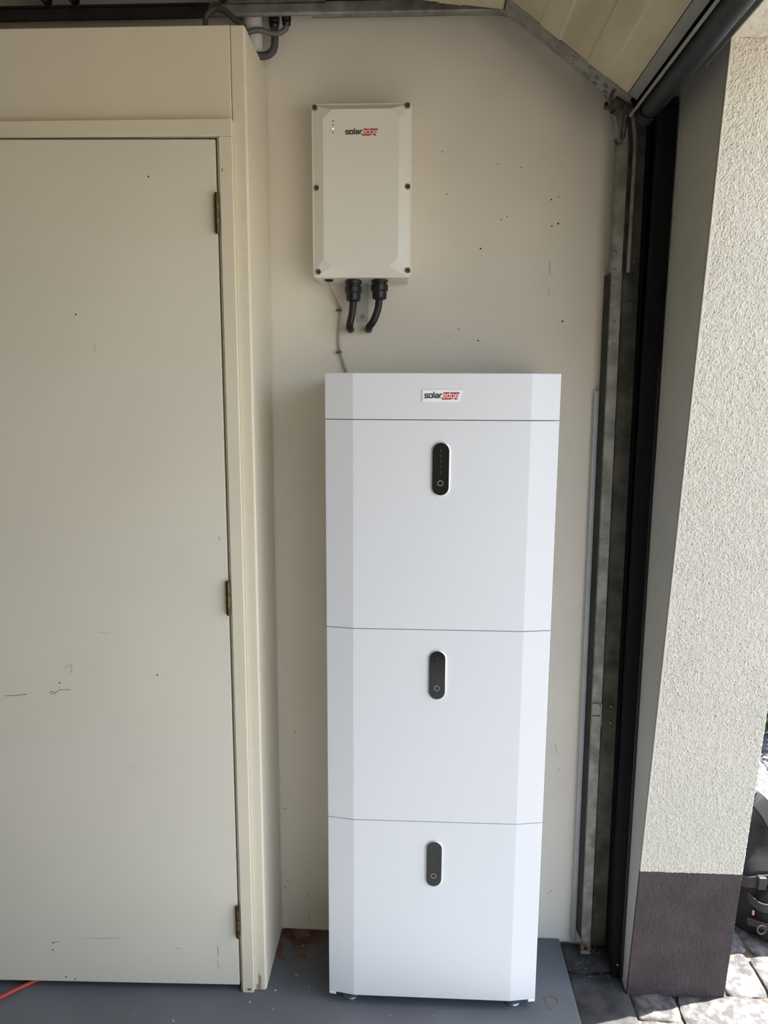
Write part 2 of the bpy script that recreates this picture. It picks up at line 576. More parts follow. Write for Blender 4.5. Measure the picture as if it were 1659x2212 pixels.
# threshold slabs (dark) right at the edge of the painted floor
ys = [.0, -.118, -.33, -.58, -.83, -1.1]
for a, b in zip(ys, ys[1:]):
    s = MB()
    nx, ny = 8, max(3, int((a-b)/.02))
    for j in range(ny+1):
        for i in range(nx+1):
            x = .387+(.535-.387)*i/nx
            y = b+.003+(a-b-.006)*j/ny
            z = -.006+.006*noise.noise(Vector((x*22, y*22, 1)))+.003*noise.noise(Vector((x*90, y*90, 5)))
            if i in (0, nx) or j in (0, ny):
                z -= .006
            s.v.append(Vector((x, y, z)))
    for j in range(ny):
        for i in range(nx):
            q = j*(nx+1)+i
            s.f.append((q, q+1, q+nx+2, q+nx+1))
    s.build('threshold_slab', M['slab'], pv, smooth=True, autos=60)
# setts near the pier, fitted to the joints in view
near = [(.538, .652, -.262, -.172), (.656, .80, -.178, -.10), (.538, .652, -.45, -.268), (.657, .905, -.40, -.181), (.80, .912, -.176, -.02),
        (.918, 1.10, -.19, -.035), (.912, 1.12, -.42, -.2), (.80, .93, -.012, .12), (.936, 1.12, -.028, .14), (.79, .98, .13, .30), (.986, 1.16, .146, .31)]
for q in near:
    sett(*q, k=random.choice([0, 1, 2, 3, 4]))
count = len(near)
x = .54
row = 0
y = -.455
while y > -1.5:
    x = .538
    h = random.uniform(.15, .19)
    while x < 2.0:
        w = random.uniform(.15, .24)
        sett(x, x+w, y-h, y)
        x += w
        count += 1
    y -= h
y = -.42
while y < 1.75 and count < 292:
    x = 1.125 if y < .3 else .79
    h = random.uniform(.15, .18)
    while x < 2.35 and count < 292:
        w = random.uniform(.15, .23)
        sett(x, x+w, y, y+h)
        x += w
        count += 1
    y += h
struct(MB().box(2.36, 30, -20, 20, -.1, -.012).build('ground_far', M['paving']), 'paved yard further out')

# ------------------------------------------------------------------ built-in closet
CF = -.232
cl = thing('built_in_closet', (-.9, -.12, 0), 'tall cream painted closet with a flush door built against the garage side wall', 'closet')
post = MB().box(-.4755, -.4455, CF, -.19, 0, 2.3835)
post.build('corner_post', M['post'], cl, bevel=.002)
MB().box(-.4625, -.443, CF+.0025, -.002, 0, 2.3830).build('side_panel', M['closet'], cl, bevel=.003, segs=3)
MB().box(-2.4, -.4765, CF-.001, CF+.018, 2.1895, 2.3835).build('fascia_panel', M['closet'], cl, bevel=.0015)
MB().box(-2.4, -.4745, -.246, -.215, 2.153, 2.1885).build('header_board', M['closet'], cl, bevel=.0015)
jm = MB().prism_z([(-.5052, -.243), (-.4752, -.243), (-.4752, -.20), (-.5108, -.20), (-.5108, -.236), (-.5052, -.236)], 0, 2.1525)
jm.build('door_jamb', M['closet'], cl, bevel=.0012)
MB().box(-2.4, -1.42, CF, -.21, 0, 2.1525).build('front_panel', M['closet'], cl, bevel=.002)
MB().box(-2.4, -.465, -.19, -.002, 2.362, 2.380).build('top_board', M['closet'], cl)
# door leaf, ajar by a degree and a half about its right-hand hinges
th = math.radians(1.45)


def swing(x, y, z, hx=-.5135, hy=-.240):
    dx, dy = x-hx, y-hy
    return (hx+dx*math.cos(th)-dy*math.sin(th), hy+dx*math.sin(th)+dy*math.cos(th), z)


dl = MB().box(-1.40, -.5138, -.240, -.202, .0195, 2.1475)
dl.v = [Vector(swing(*p)) for p in dl.v]
dleaf = dl.build('door', M['door'], cl, bevel=.0018)
for z0, z1 in [(1.9475, 2.03), (1.053, 1.134), (.17, .2555)]:
    h = MB()
    n = 5
    for k in range(n):
        a = z0+(z1-z0)*k/n
        b = z0+(z1-z0)*(k+1)/n-.0012
        h.cyl((-.5122, -.2475, a), (-.5122, -.2475, b), .0056, 14)
    h.cyl((-.5122, -.2475, z0-.003), (-.5122, -.2475, z1+.003), .0042, 12)
    h.box(-.519, -.5125, -.2448, -.2415, z0, z1)
    h.build('hinge', M['brass'], dleaf, smooth=True)
dm = [[(-.8503, 1.7666), (-.850, 1.764)], [(-.6669, 2.0688), (-.666, 2.0675)], [(-.9466, .8672), (-.944, .8667)], [(-.6978, .8913), (-.6975, .890)], [(-1.0138, .1145), (-1.013, .112)], [(-1.0112, .1355), (-1.01, .1345)], [(-.9835, .0332), (-.981, .0302)], [(-.9584, .027), (-.958, .025)]]
sm = MB()
for ln in dm:
    p = swing(ln[0][0], -.2398, ln[0][1])
    sm.lathe(p, (0, -1, 0), [(0, .0021), (.0006, .0019), (.0009, .0008)], 8)
sm.build('chip', M['hole'], dleaf, kind='stuff')
sm = MB()
for ln, w in [([(-1.0847, .8307), (-1.0641, .8324), (-1.0314, .8357)], .0014), ([(-.9713, .8383), (-.9715, .843), (-.966, .8447), (-.9592, .8399), (-.9654, .8372), (-.9698, .8375)], .0011), ([(-.9592, .8399), (-.9479, .8488), (-.9204, .8494)], .0012), ([(-.935, .905), (-.915, .9155), (-.912, .914), (-.913, .903), (-.918, .893)], .0007), ([(-.9507, .1491), (-.8307, .1541)], .0006), ([(-1.0085, .137), (-.9931, .1404)], .001), ([(-.6815, .1259), (-.6689, .1264)], .001), ([(-.5688, .1348), (-.5684, .1086)], .0009), ([(-.5702, .0905), (-.5683, .0698)], .001), ([(-.8162, 1.6931), (-.8085, 1.6975), (-.8115, 1.6793)], .0006), ([(-.5322, 1.2451), (-.5297, 1.2366)], .001), ([(-.7785, .6443), (-.770, .6443)], .0006), ([(-.7803, .6365), (-.770, .6365)], .0006), ([(-.84, 1.0), (-.81, .999)], .0005)]:
    p = [swing(x, -.2405, z) for x, z in ln]
    for a, b in zip(p, p[1:]):
        sm.strokes([[(a[0], a[2]), (b[0], b[2])]], w, (a[1]+b[1])/2-.0002, lambda u, v: (u, v))
sm.build('scratch', M['scuff'], dleaf, kind='stuff')
sm = MB()
for a, b, w in [((-.464, .005), (-.459, .048), .007), ((-.4585, .02), (-.456, .035), .006)]:
    sm.strokes([[a, b]], w, CF-.0004, lambda u, v: (u, v))
sm = MB()
blotch(sm, -.4605, .026, .0042, .024, CF-.0005, 3)
blotch(sm, -.4665, .010, .0035, .0085, CF-.0005, 5)
sm.build('bare_patch', M['bare'], cl)
sm = MB()
blotch(sm, -.487, .0105, .0055, .0028, -.2434, 1)
blotch(sm, -.4986, 2.082, .0012, .0042, -.2434, 2)
sm.build('chip', M['stain'], cl, kind='stuff')

# ------------------------------------------------------------------ battery stack
ZB = .03
BO, BFw, BYO, BYF, BYB = .27, .2035, -.2587, -.27, -.035
prof = [(-BO, BYB), (-BO, BYO), (-BFw, BYF), (BFw, BYF), (BO, BYO), (BO, BYB)]


def capsule(w, h, cx, cz, n=14, off=0):
    r = w/2
    hh = h/2-r
    P = []
    for k in range(n+1):
        a = PI*k/n
        P.append((cx+(r+off)*math.cos(a), cz+hh+(r+off)*math.sin(a)))
    for k in range(n+1):
        a = PI+PI*k/n
        P.append((cx+(r+off)*math.cos(a), cz-hh+(r+off)*math.sin(a)))
    return P


def make_module(z0, label, bottom=False):
    t = thing('battery_module', (0, -.15, z0), label, 'battery', 'stacked white battery modules')
    MB().prism_z(prof, z0+.0007, z0+.4993).build('casing', M['white'], t, bevel=.0016)
    cz = z0+.3872
    d = thing_part_display(t, cz)
    if bottom:
        for x, y in [(-.215, -.236), (.215, -.236), (-.215, -.075), (.215, -.075)]:
            MB().lathe((x, y, 0), (0, 0, 1), [(0, .019), (.004, .0195), (.007, .017), (.009, .007), (z0+.004, .007)], 20).build('foot', M['zinc'], t, smooth=True)
        for sx in (-1, 1):
            c = MB().prism_z([(sx*.2695, -.2592), (sx*.2515, -.2622), (sx*.2515, -.21), (sx*.2695, -.21)], z0-.006, z0+.0012)
            c.build('corner_clip', M['whiteclip'], t, bevel=.001)
    return t


def thing_part_display(t, cz):
    w, h = .0392, .1225
    rim = MB().loft([[(x, BYF+.001, z) for x, z in capsule(w, h, .0005, cz, off=.0022)], [(x, BYF-.0028, z) for x, z in capsule(w, h, .0005, cz, off=.0018)], [(x, BYF-.0034, z) for x, z in capsule(w, h, .0005, cz, off=.0010)]])
    d = rim.build('display', M['rim'], t, smooth=True)
    d['label'] = 'black glossy capsule display with a grey ring button'
    MB().loft([[(x, BYF-.003, z) for x, z in capsule(w, h, 0, cz, off=-.0002)], [(x, BYF-.0044, z) for x, z in capsule(w, h, 0, cz, off=-.0004)]]).build('glass', M['gloss'], d, bevel=.0004)
    r = MB()
    n = 28
    for a0, R in ((0, .0064),):
        inn = [(-.0003+(R-.0009)*math.cos(2*PI*k/n), cz-.0325+(R-.0009)*math.sin(2*PI*k/n)) for k in range(n)]
        out = [(-.0003+R*math.cos(2*PI*k/n), cz-.0325+R*math.sin(2*PI*k/n)) for k in range(n)]
        r.loft([[(x, BYF-.0046, z) for x, z in inn], [(x, BYF-.0046, z) for x, z in out]], cap=False)
    r.build('ring_button', M['ring'], d)
    m = MB()
    for k in range(5):
        z = cz+.0425-k*.0125
        m.strokes([[(0, z+.0024), (0, z-.0024)]], .0030, BYF-.0046, lambda u, v: (u, v))
    m.build('level_marks', M['mark'], d)
    return d


make_module(ZB, 'white battery module at the bottom of the stack, standing on chrome feet', True)
make_module(ZB+.5, 'white battery module in the middle of the three in the stack')
make_module(ZB+1.0, 'white battery module at the top of the stack, under the logo cover')

LET = {
    's': ([[(.84, .9), (.1, .9), (.1, .52), (.78, .52), (.78, .1), (.05, .1)]], .88),
    'o': ([[(.1, .1), (.1, .9), (.8, .9), (.8, .1), (.1, .1)]], .9),
    'l': ([[(.1, .1), (.1, 1.3)]], .2),
    'a': ([[(.1, .9), (.8, .9), (.8, .1), (.1, .1), (.1, .52), (.8, .52)]], .9),
    'r': ([[(.1, .1), (.1, .9), (.52, .9)]], .55),
    'e': ([[(.8, .1), (.1, .1), (.1, .9), (.8, .9), (.8, .5), (.1, .5)]], .88),
    'd': ([[(.8, 1.3), (.8, .1), (.1, .1), (.1, .9), (.8, .9)]], .9),
    'g': ([[(.1, -.3), (.8, -.3), (.8, .9), (.1, .9), (.1, .1), (.8, .1)]], .9)}


def rounded(l, c=.2):
    out = [l[0]]
    for a, b, d in zip(l, l[1:], l[2:]):
        a, b, d = Vector(a), Vector(b), Vector(d)
        p = b+(a-b).normalized()*min(c, (a-b).length/2)
        q = b+(d-b).normalized()*min(c, (d-b).length/2)
        m = (p+q)/2*.45+b*.55
        out += [tuple(p), tuple(m), tuple(q)]
    return out+[l[-1]]


def word(txt, w, fn, y, gap=.14):
    mb = MB()
    u = 0
    for c in txt:
        ln, adv = LET[c]
        mb.strokes([[(p[0]+u, p[1]) for p in rounded(l)] for l in ln], w, y, fn)
        u += adv+gap
    return mb, u-gap


def logo(parent, x0, zb, wsol, wedge, hx, y):
    """'solar' in black, 'edge' in white on a slanted red block"""
    _, ul = word('solar', .2, lambda u, v: (u, v), 0)
    kx = wsol/ul
    mb, _ = word('solar', .24, lambda u, v: (x0+u*kx, zb+v*hx), y)
    mb.build('lettering', M['ink'], parent)
    xe = x0+wsol
    rd = MB()
    z0, z1 = zb-.33*hx, zb+1.33*hx
    sl_ = .30*hx
    rd.add([(xe-.1*hx, y, z0), (xe+wedge-sl_*.9, y, z0), (xe+wedge+sl_, y, z1), (xe+sl_*1.3, y, z1)], [(0, 1, 2, 3)])
    rd.build('logo_block', M['red'], parent)
    _, ul = word('edge', .15, lambda u, v: (u, v), 0)
    ke = (wedge-.12*hx)/ul
    mb, _ = word('edge', .17, lambda u, v: (xe+.16*hx+u*ke, zb+v*hx), y-.0002)
    mb.build('lettering', M['sticker'], parent)


tc = thing('battery_top_cover', (0, -.15, ZB+1.5), 'low white cover with a logo plate capping the battery stack', 'cover')
MB().prism_z(prof, ZB+1.5007, 1.6357).build('casing', M['white'], tc, bevel=.0016)
pl = MB().prism_y([(-.0452, 1.571), (.0375, 1.571), (.0453, 1.598), (-.0452, 1.598)], BYF-.0016, BYF+.001).build('logo_plate', M['sticker'], tc, bevel=.0006)
logo(pl, -.0398, 1.5795, .0395, .0375, .0100, BYF-.0019)

# ------------------------------------------------------------------ wall box
bx = thing('electrical_box', (-.198, 0, 1.873), 'off-white wall box with a logo and six corner screws above the battery stack', 'electrical box')
XA, XB, ZA, ZC = -.3195, -.0765, 1.8745, 2.2785


def rrect(x0, x1, z0, z1, r, y, n=4):
    P = []
    for cx, cz, a0 in ((x1-r, z1-r, 0), (x0+r, z1-r, PI/2), (x0+r, z0+r, PI), (x1-r, z0+r, 1.5*PI)):
        for k in range(n+1):
            a = a0+PI/2*k/n
            P.append((cx+r*math.cos(a), y, cz+r*math.sin(a)))
    return P


MB().loft([rrect(XA+.006, XB-.005, ZA-.0045, ZC-.004, .006, -.002), rrect(XA+.003, XB-.003, ZA+.0004, ZC-.002, .006, -.060)]).build('back_case', M['whitebox'], bx, bevel=.001, autos=35, smooth=True)
lid = MB()
lid.loft([rrect(XA, XB, ZA, ZC, .008, -.058), rrect(XA, XB, ZA, ZC, .008, -.0800), rrect(XA+.0012, XB-.0012, ZA+.0012, ZC-.0012, .0075, -.0815), rrect(XA+.0045, XB-.0045, ZA+.0045, ZC-.0045, .007, -.0822)], cap=False)
a0 = rrect(XA+.0045, XB-.0045, ZA+.0045, ZC-.0045, .007, -.0822)
x0, x1, z0, z1, c_ = -.2902, -.1067, 1.8985, 2.2605, .022
pt = [(x1, z1-c_), (x1-c_, z1), (x0+c_, z1), (x0, z1-c_), (x0, z0+c_), (x0+c_, z0), (x1-c_, z0), (x1, z0+c_)]
inner = [(x, -.0945, z) for x, z in pt]
o0 = len(lid.v)
lid.v += [Vector(p) for p in a0]+[Vector(p) for p in inner]
for q in range(4):
    s = q*5
    A, B = o0+20+q*2, o0+20+q*2+1
    lid.f.append((o0+s, o0+s+1, o0+s+2, o0+s+3, o0+s+4, B, A))
    lid.f.append((o0+s+4, o0+(s+5) % 20, o0+20+(q*2+2) % 8, B))
lid.f.append(tuple(o0+20+k for k in range(8)))
lid.f.append(tuple(reversed(range(20))))
lobj = lid.build('lid', M['whitebox'], bx)
for x, z in [(-.3105, 2.2675), (-.0875, 2.2695), (-.3078, 2.0845), (-.0852, 2.0865), (-.305, 1.888), (-.083, 1.891)]:
    xx = -.198+(x+.198)*1.0
    m = MB().lathe((xx, -.080, z), (0, -1, 0), [(0, .0062), (.0092, .0062), (.0102, .0054), (.0102, .0044), (.0086, .0038), (.0086, .0001)], 18)
    s = m.build('screw', M['screw'], lobj, smooth=True)
    MB().box(xx-.0034, xx+.0034, -.0892, -.0886, z-.0007, z+.0007).build('slot', M['led'], s)
for k, z in enumerate((2.234, 2.2252, 2.2165, 2.2085)):
    i_ = MB().lathe((-.2655, -.0943, z), (0, -1, 0), [(0, .0016), (.0005, .0016), (.0008, .0009)], 12).build('indicator_light', M['ledon'] if k == 2 else M['led'], lobj)
    if k == 2:
        i_['label'] = 'blue-white lit indicator'
stk = MB().prism_y([(-.2415, 2.194), (-.147, 2.194), (-.1405, 2.222), (-.2415, 2.222)], -.0949, -.0944).build('logo_sticker', M['stickerbox'], lobj)
logo(stk, -.2362, 2.2035, .0405, .0355, .0095, -.0951)


def gland(x, zt, ln, label=None):
    g = MB()
    g.lathe((x, -.045, zt+.004), (0, 0, -1), [(0, .0195), (.004, .021), (.010, .0215), (.0125, .0195)], 8)
    g.lathe((x, -.045, zt-.0085), (0, 0, -1), [(0, .018), (.004, .018)], 20)
    g.lathe((x, -.045, zt-.0125), (0, 0, -1), [(0, .0195), (.002, .0218), (.014, .0222), (.0165, .0210), (.018, .0185), (ln*.72, .0185), (ln*.8, .0165), (ln*.84, .0105)], 12)
    return g.build('cable_gland', M['blackp'], bx, bevel=.0006)


gland(-.2215, 1.8722, .046)
gland(-.155, 1.8765, .046)
MB().lathe((-.2835, -.05, 1.877), (0, 0, -1), [(0, .012), (.003, .0125), (.006, .010), (.008, .004)], 18).build('grommet', M['blackp'], bx, smooth=True)
MB().box(-.2160, -.1865, -.0035, -.0012, 1.7755, 1.876).build('mounting_bracket', M['alu'], bx, bevel=.0006)
MB().lathe((-.2012, -.0034, 1.789), (0, -1, 0), [(0, .0055), (.002, .0055), (.003, .0048), (.003, .0025), (.0015, .0022), (.0015, .0001)], 16).build('screw', M['zinc'], bx, smooth=True)
tag(MB().tube(smooth_path([(-.2215, -.045, 1.842), (-.2225, -.045, 1.82), (-.2255, -.045, 1.79), (-.2310, -.042, 1.768), (-.2325, -.032, 1.759), (-.2325, -.012, 1.7565), (-.2325, .004, 1.7565)]), .0092, 14).build('black_cable', M['cable'], smooth=True), 'short thick black cable nearest the thin grey one, from box gland into the wall', 'cable', 'thick black cables under the wall box')
tag(MB().tube(smooth_path([(-.155, -.045, 1.845), (-.156, -.045, 1.825), (-.160, -.045, 1.80), (-.170, -.044, 1.775), (-.180, -.038, 1.762), (-.1845, -.026, 1.757), (-.185, -.010, 1.7565), (-.185, .004, 1.7565)]), .0092, 14).build('black_cable', M['cable'], smooth=True), 'thick black cable curving leftwards under the right-hand gland of the wall box', 'cable', 'thick black cables under the wall box')
tag(MB().tube(smooth_path([(-.2835, -.05, 1.873), (-.2805, -.045, 1.858), (-.2735, -.022, 1.8387), (-.2625, -.009, 1.8165), (-.2592, -.0055, 1.8072), (-.2632, -.0055, 1.7696), (-.2643, -.0055, 1.7342), (-.2608, -.0055, 1.701), (-.2524, -.0055, 1.6724), (-.2427, -.0055, 1.6437), (-.233, -.0055, 1.60)]), .0028, 10).build('thin_grey_cable', M['thincable'], smooth=True), 'thin light grey cable running down the wall behind the battery stack', 'cable')


def clip(x, z, label):
    t = thing('cable_clip', (x, 0, z), label, 'clip', 'nailed clips on the thin grey cable')
    MB().tube([(x-.004+.0045*math.cos(a), -.0055+.0052*math.sin(a) if False else -.0055-.0055*math.sin(a), z) for a in [PI*k/8 for k in range(9)]], .0028, 8).build('saddle', M['clip'], t, smooth=True)
    MB().prism_z([(x-.0005, -.0005), (x-.010, -.0005), (x-.010, -.006), (x-.004, -.010), (x+.003, -.010), (x+.0042, -.006), (x+.0042, -.0005)], z-.0032, z+.0032).build('block', M['clip'], t, bevel=.0008)
    MB().lathe((x-.0078, -.006, z), (0, -1, 0), [(0, .0012), (.003, .0012), (.003, .0022), (.004, .002)], 8).build('nail', M['zinc'], t)


clip(-.2594, 1.805, 'small grey clip on the thin cable level with the black cables')
clip(-.2606, 1.698, 'small grey clip on the thin cable just above the battery stack')

# ------------------------------------------------------------------ steel door track
tr = thing('garage_door_track', (.44, -.04, 0), 'galvanised steel garage door track curving from floor up the wall', 'door track')
ZT = 1.888        # joint between straight and curved track


def xt(z):
    return .4338-.0068*z


def ex(sec, z0, z1, n=2):
    return MB().loft([[(x+xt(z0+(z1-z0)*k/(n-1)), y, z0+(z1-z0)*k/(n-1)) for x, y in sec] for k in range(n)])


ex([(-.0185, -.014), (-.0185, -.0165), (-.0065, -.0165), (-.0065, -.014)], .008, 1.60).build('wall_flange', M['galvbright'], tr, bevel=.0006)
lipsec = [(-.0016, -.0585), (0, -.064), (.025, -.064), (.025, -.061), (.0018, -.061), (.0012, -.0585)]
ex([(-.0065, -.0145), (-.0065, -.0165), (-.0016, -.0584), (.0012, -.0584), (-.003, -.0145)], .045, ZT).build('shade_dark_web', M['darksteel'], tr)  # shade of the groove painted in as a darker steel
ex(lipsec, .045, ZT).build('front_lip', M['galv'], tr, bevel=.0006)
fo = ex(lipsec, .004, .045)
fo.build('rusted_foot', M['rust'], tr)
MB().lathe((xt(.02)+.011, -.0641, .022), (0, -1, 0), [(0, .0055), (.0006, .0055), (.0008, .0045)], 14).build('foot_hole', M['hole'], tr)
ex([(.034, -.028), (.034, -.030), (.036, -.0325), (.0755, -.0315), (.0755, -.0285)], .006, 2.26).build('angle_plate', M['galvdark'], tr, bevel=.0008)
ex([(.026, -.010), (.026, -.012), (.1062, -.012), (.1062, -.010)], .006, 2.35).build('gap_shade_backing', M['blackr'], tr)  # black sheet standing in for the shade between track and pier
ex([(.0755, -.012), (.0755, -.055), (.078, -.055), (.078, -.012)], .006, 2.26).build('side_web', M['blackr'], tr)  # coloured black to imitate the shade inside the slot
# curved and horizontal run: a C section swept along the curve
CC, CZ, CR = (xt(ZT)-.3225), 2.1645, .3225


def path_pt(s):
    """distance along the track from the joint -> (x, z, angle); radius CR is the inner lip edge"""
    L1 = CZ-ZT
    if s < L1:
        return xt(ZT)-CR, CZ-(L1-s), 0
    s -= L1
    LA = PI/2*(CR+.02)
    if s < LA:
        a = s/(CR+.02)
        return CC, CZ, a
    return CC-(s-LA), CZ, PI/2


def sweep(sec, s0, s1, n):
    rings = []
    for k in range(n+1):
        px, pz, a = path_pt(s0+(s1-s0)*k/n)
        ring_ = []
        for r, y in sec:
            R = CR+r
            if a == 0:
                ring_.append((CC+R, y, pz))
            else:
                ring_.append((px+R*math.cos(a), y, CZ+R*math.sin(a)))
        rings.append(ring_)
    return MB().loft(rings)


L1 = CZ-ZT
LA = PI/2*(CR+.02)
sweep([(-.003, -.046), (-.003, -.062), (0, -.066), (.0225, -.066), (.0225, -.063), (.0015, -.062), (.0005, -.046)], 0, L1+LA+.42, 60).build('curved_front_lip', M['galv'], tr, smooth=True, autos=30)
sweep([(.0335, -.066), (.0335, -.069), (.041, -.069), (.0435, -.066), (.0435, -.046), (.0415, -.046), (.0415, -.066)], 0, L1+LA+.42, 60).build('curved_rear_lip', M['galv'], tr, smooth=True, autos=30)
sweep([(-.003, -.0435), (-.003, -.0458), (.0435, -.0458), (.0435, -.0435)], 0, L1+LA+.42, 50).build('curved_back', M['galvdark'], tr, smooth=True, autos=30)
# heavier horizontal channel, overlapping the curved rail
hz = MB()
HS = [(-.061, 2.4805), (-.068, 2.4805), (-.072, 2.4845), (-.072, 2.5035), (-.066, 2.5085), (-.066, 2.5145), (-.060, 2.5145), (-.060, 2.505), (-.064, 2.50), (-.066, 2.49), (-.061, 2.49)]
hz.loft([[(x, y, z) for y, z in HS] for x in (-.565, -.286)])
hz.build('horizontal_channel', M['galv'], tr, bevel=.0008)
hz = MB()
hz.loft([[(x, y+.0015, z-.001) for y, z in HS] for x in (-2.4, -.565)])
hz.build('dark_channel', M['darksteel'], tr, bevel=.0008)  # rest of the channel, in a darker steel colour
for x, z, r, yy in [(.4245, 1.9362, .0042, -.066), (.4252, 1.8955, .0042, -.066), (.4245, 1.8549, .0042, -.064), (.4335, 1.7702, .0034, -.064), (.4335, 1.7161, .0034, -.064), (.4425, 1.2077, .0034, -.064), (.445, .6071, .0034, -.064)]:
    MB().lathe((x, yy, z), (0, -1, 0), [(0, r), (.0008, r), (.0022, r*.7), (.0026, r*.2)], 14).build('rivet', M['bolt'], tr, smooth=True)
for x, z in [(.4775, 1.8192), (.489, .7434), (.489, .696), (.483, 1.92)]:
    MB().lathe((x, -.0318, z), (0, -1, 0), [(0, .0045), (.003, .0045), (.0035, .002)], 6).build('bolt', M['bolt'], tr)
cp = MB()
cp.prism_y([(.4275, .7655), (.4435, .7662), (.4495, .7595), (.4495, .7330), (.4278, .7330)], -.0700, -.063)
cp.prism_y([(.4278, .7312), (.4495, .7312), (.4505, .709), (.4430, .7005), (.4285, .7005)], -.0715, -.063)
cp.prism_y([(.4500, .7665), (.4535, .7665), (.4550, .702), (.449, .6985)], -.068, -.063)
cp.build('end_stop_clip', M['raildull'], tr, bevel=.001)
MB().box(.4177, .4300, -.004, -.0005, 1.811, 1.905).build('wall_bracket', M['wall'], tr, bevel=.001)

# ------------------------------------------------------------------ sectional garage door, open overhead
gd = thing('garage_door', (.3, -1.4, 2.3), 'cream sectional garage door raised overhead, its lowest section still tilted', 'garage door')
A = Vector((.149, 0, 2.432))
D = Vector((.808, 0, -.590)).normalized()
N = Vector((-D.z*-1, 0, 0))
N = Vector((D.z, 0, -D.x))           # towards the room, downwards
YE, YW = -.14, -2.72


def sp(s, n, y):
    p = A+D*s+N*n
    return (p.x, y, p.z)


def slab(s0, s1, n0, n1, y0, y1):
    m = MB()
    m.loft([[sp(s0, n0, y), sp(s1, n0, y), sp(s1, n1, y), sp(s0, n1, y)] for y in (y0, y1)])
    return m


def ribbed(s0, s1, y0, y1, place, ribs):
    """one section skin with shallow pressed ribs along its length"""
    m = MB()
    pr = [(s0, 0)]
    for r in ribs:
        pr += [(r-.005, 0), (r, .002), (r+.05, .002), (r+.055, 0)]
    pr += [(s1, 0), (s1, -.04), (s0, -.04)]
    m.loft([[place(s, n, y) for s, n in pr] for y in (y0, y1)])
    return m


ribbed(-.022, .312, YE-.055, YW, lambda s, n, y: sp(s, n, y), (.07, .2)).build('lower_section', M['panel'], gd)
slab(-.022, .325, -.041, .0028, YE, YE-.0575).build('end_stile', M['galv'], gd, bevel=.0008)
stn = MB()
for s, q in [(.10, .2), (.125, .5), (.13, .18), (.165, .75), (.17, .5), (.172, .25), (.205, .25), (.21, .8), (.035, .6)]:
    p = sp(s, .0029, YE-.0575*q)
    stn.lathe(p, N, [(0, .0016), (.0005, .0016)], 8)
stn.build('punched_hole', M['hole'], gd, kind='stuff')
slab(.3135, .337, -.040, .0016, YE-.06, YW).build('bottom_rail', M['raildull'], gd, bevel=.0008)
slab(.337, .343, -.040, -.008, YE-.02, YW).build('rail_groove', M['blackr'], gd)
slab(.343, .3495, -.042, .014, YE-.008, YW).build('rail_flange', M['raildull'], gd, bevel=.0006)
sl2 = MB()
rs = []
for k in range(60):
    t = k/59
    y = YE-.004+(YW-YE)*t
    ring_ = []
    for q in range(14):
        a = 2*PI*q/14
        wob = .0018*noise.noise(Vector((y*18, q*.6, 2)))
        rad = .0212+wob
        if k < 3:
            rad *= (.72, .93, 1)[k]
        s_ = .3725+rad*1.08*math.cos(a)
        n_ = -.012+rad*.92*math.sin(a)
        ring_.append(sp(s_, n_, y))
    rs.append(ring_)
sl2.loft(rs)
sl2.build('bottom_seal', M['seal'], gd, smooth=True)
for k in range(4):
    m = MB()
    m.tube([sp(.3725+.0225*math.cos(a), -.012+.0205*math.sin(a), YE-.008-.008*k+.003*math.sin(a*2+k)) for a in [PI*.15+PI*1.1*q/10 for q in range(11)]], .0022, 6)
    m.build('seal_fold', M['seal'], gd, smooth=True)
# next sections, nearly and fully horizontal
B2 = sp(-.022, 0, 0)
a2 = math.radians(7)


def up1(s, n, y):
    return (B2[0]-s*math.cos(a2)-n*math.sin(a2)*-1, y, B2[2]+.004+s*math.sin(a2)-n*math.cos(a2))


ribbed(.004, .50, YE, YW, up1, (.1, .23, .36)).build('middle_section', M['panel'], gd)
B3 = up1(.504, 0, 0)
for k in range(3):
    ribbed(.004, .50, YE, YW, lambda s, n, y: (B3[0]-k*.504-s, y, B3[2]-n), (.1, .23, .36)).build('upper_section', M['panel'], gd)
# bottom corner bracket with bolts, roller holder and pull hook
slab(.222, .322, .0028, .0056, YE-.002, YE-.057).build('corner_bracket', M['raildull'], gd, bevel=.0006)
for s, q in [(.236, .70), (.238, .25), (.262, .62), (.268, .22)]:
    MB().lathe(sp(s, .0056, YE-.058*q), N, [(0, .0055), (.001, .0055), (.001, .0046), (.005, .0046), (.0056, .002)], 6).build('bolt', M['bolt'], gd)
rh = slab(.296, .322, .0056, .030, YE-.004, YE-.034)
rhb = rh.build('roller_holder', M['bronze'], gd, bevel=.002)
for k in range(3):
    MB().lathe(sp(.309, .0302, YE-.009-k*.010), N, [(0, .0042), (.0006, .0042)], 12).build('holder_slot', M['hole'], rhb)
MB().tube(smooth_path([sp(.283, .008, YE-.050), sp(.287, .022, YE-.045), sp(.295, .030, YE-.034), sp(.292, .034, YE-.016), sp(.285, .020, YE-.004)]), .0042, 8).build('bent_arm', M['bronze'], gd, smooth=True)
MB().tube([sp(.330, .014, YE-.030), sp(.345, .038, YE-.022), sp(.362, .060, YE-.012)], .0062, 10).build('pull_rod', M['bronze'], gd, smooth=True)
MB().tube(smooth_path([sp(.362, .060, YE-.012), sp(.366, .068, YE-.006), sp(.360, .072, YE+.002), sp(.352, .066, YE+.004)]), .0035, 8).build('rod_end', M['bronze'], gd, smooth=True)
MB().lathe(sp(.331, .016, YE-.036), (0, -1, 0), [(0, .011), (.004, .011), (.004, .007), (.001, .007), (.001, .0001)], 16).build('rod_eye', M['bronze'], gd)
rl = MB()
rl.cyl(sp(.309, -.022, YE+.001), sp(.309, -.022, -.075), .004, 10)
rl.build('roller_axle', M['bolt'], gd)
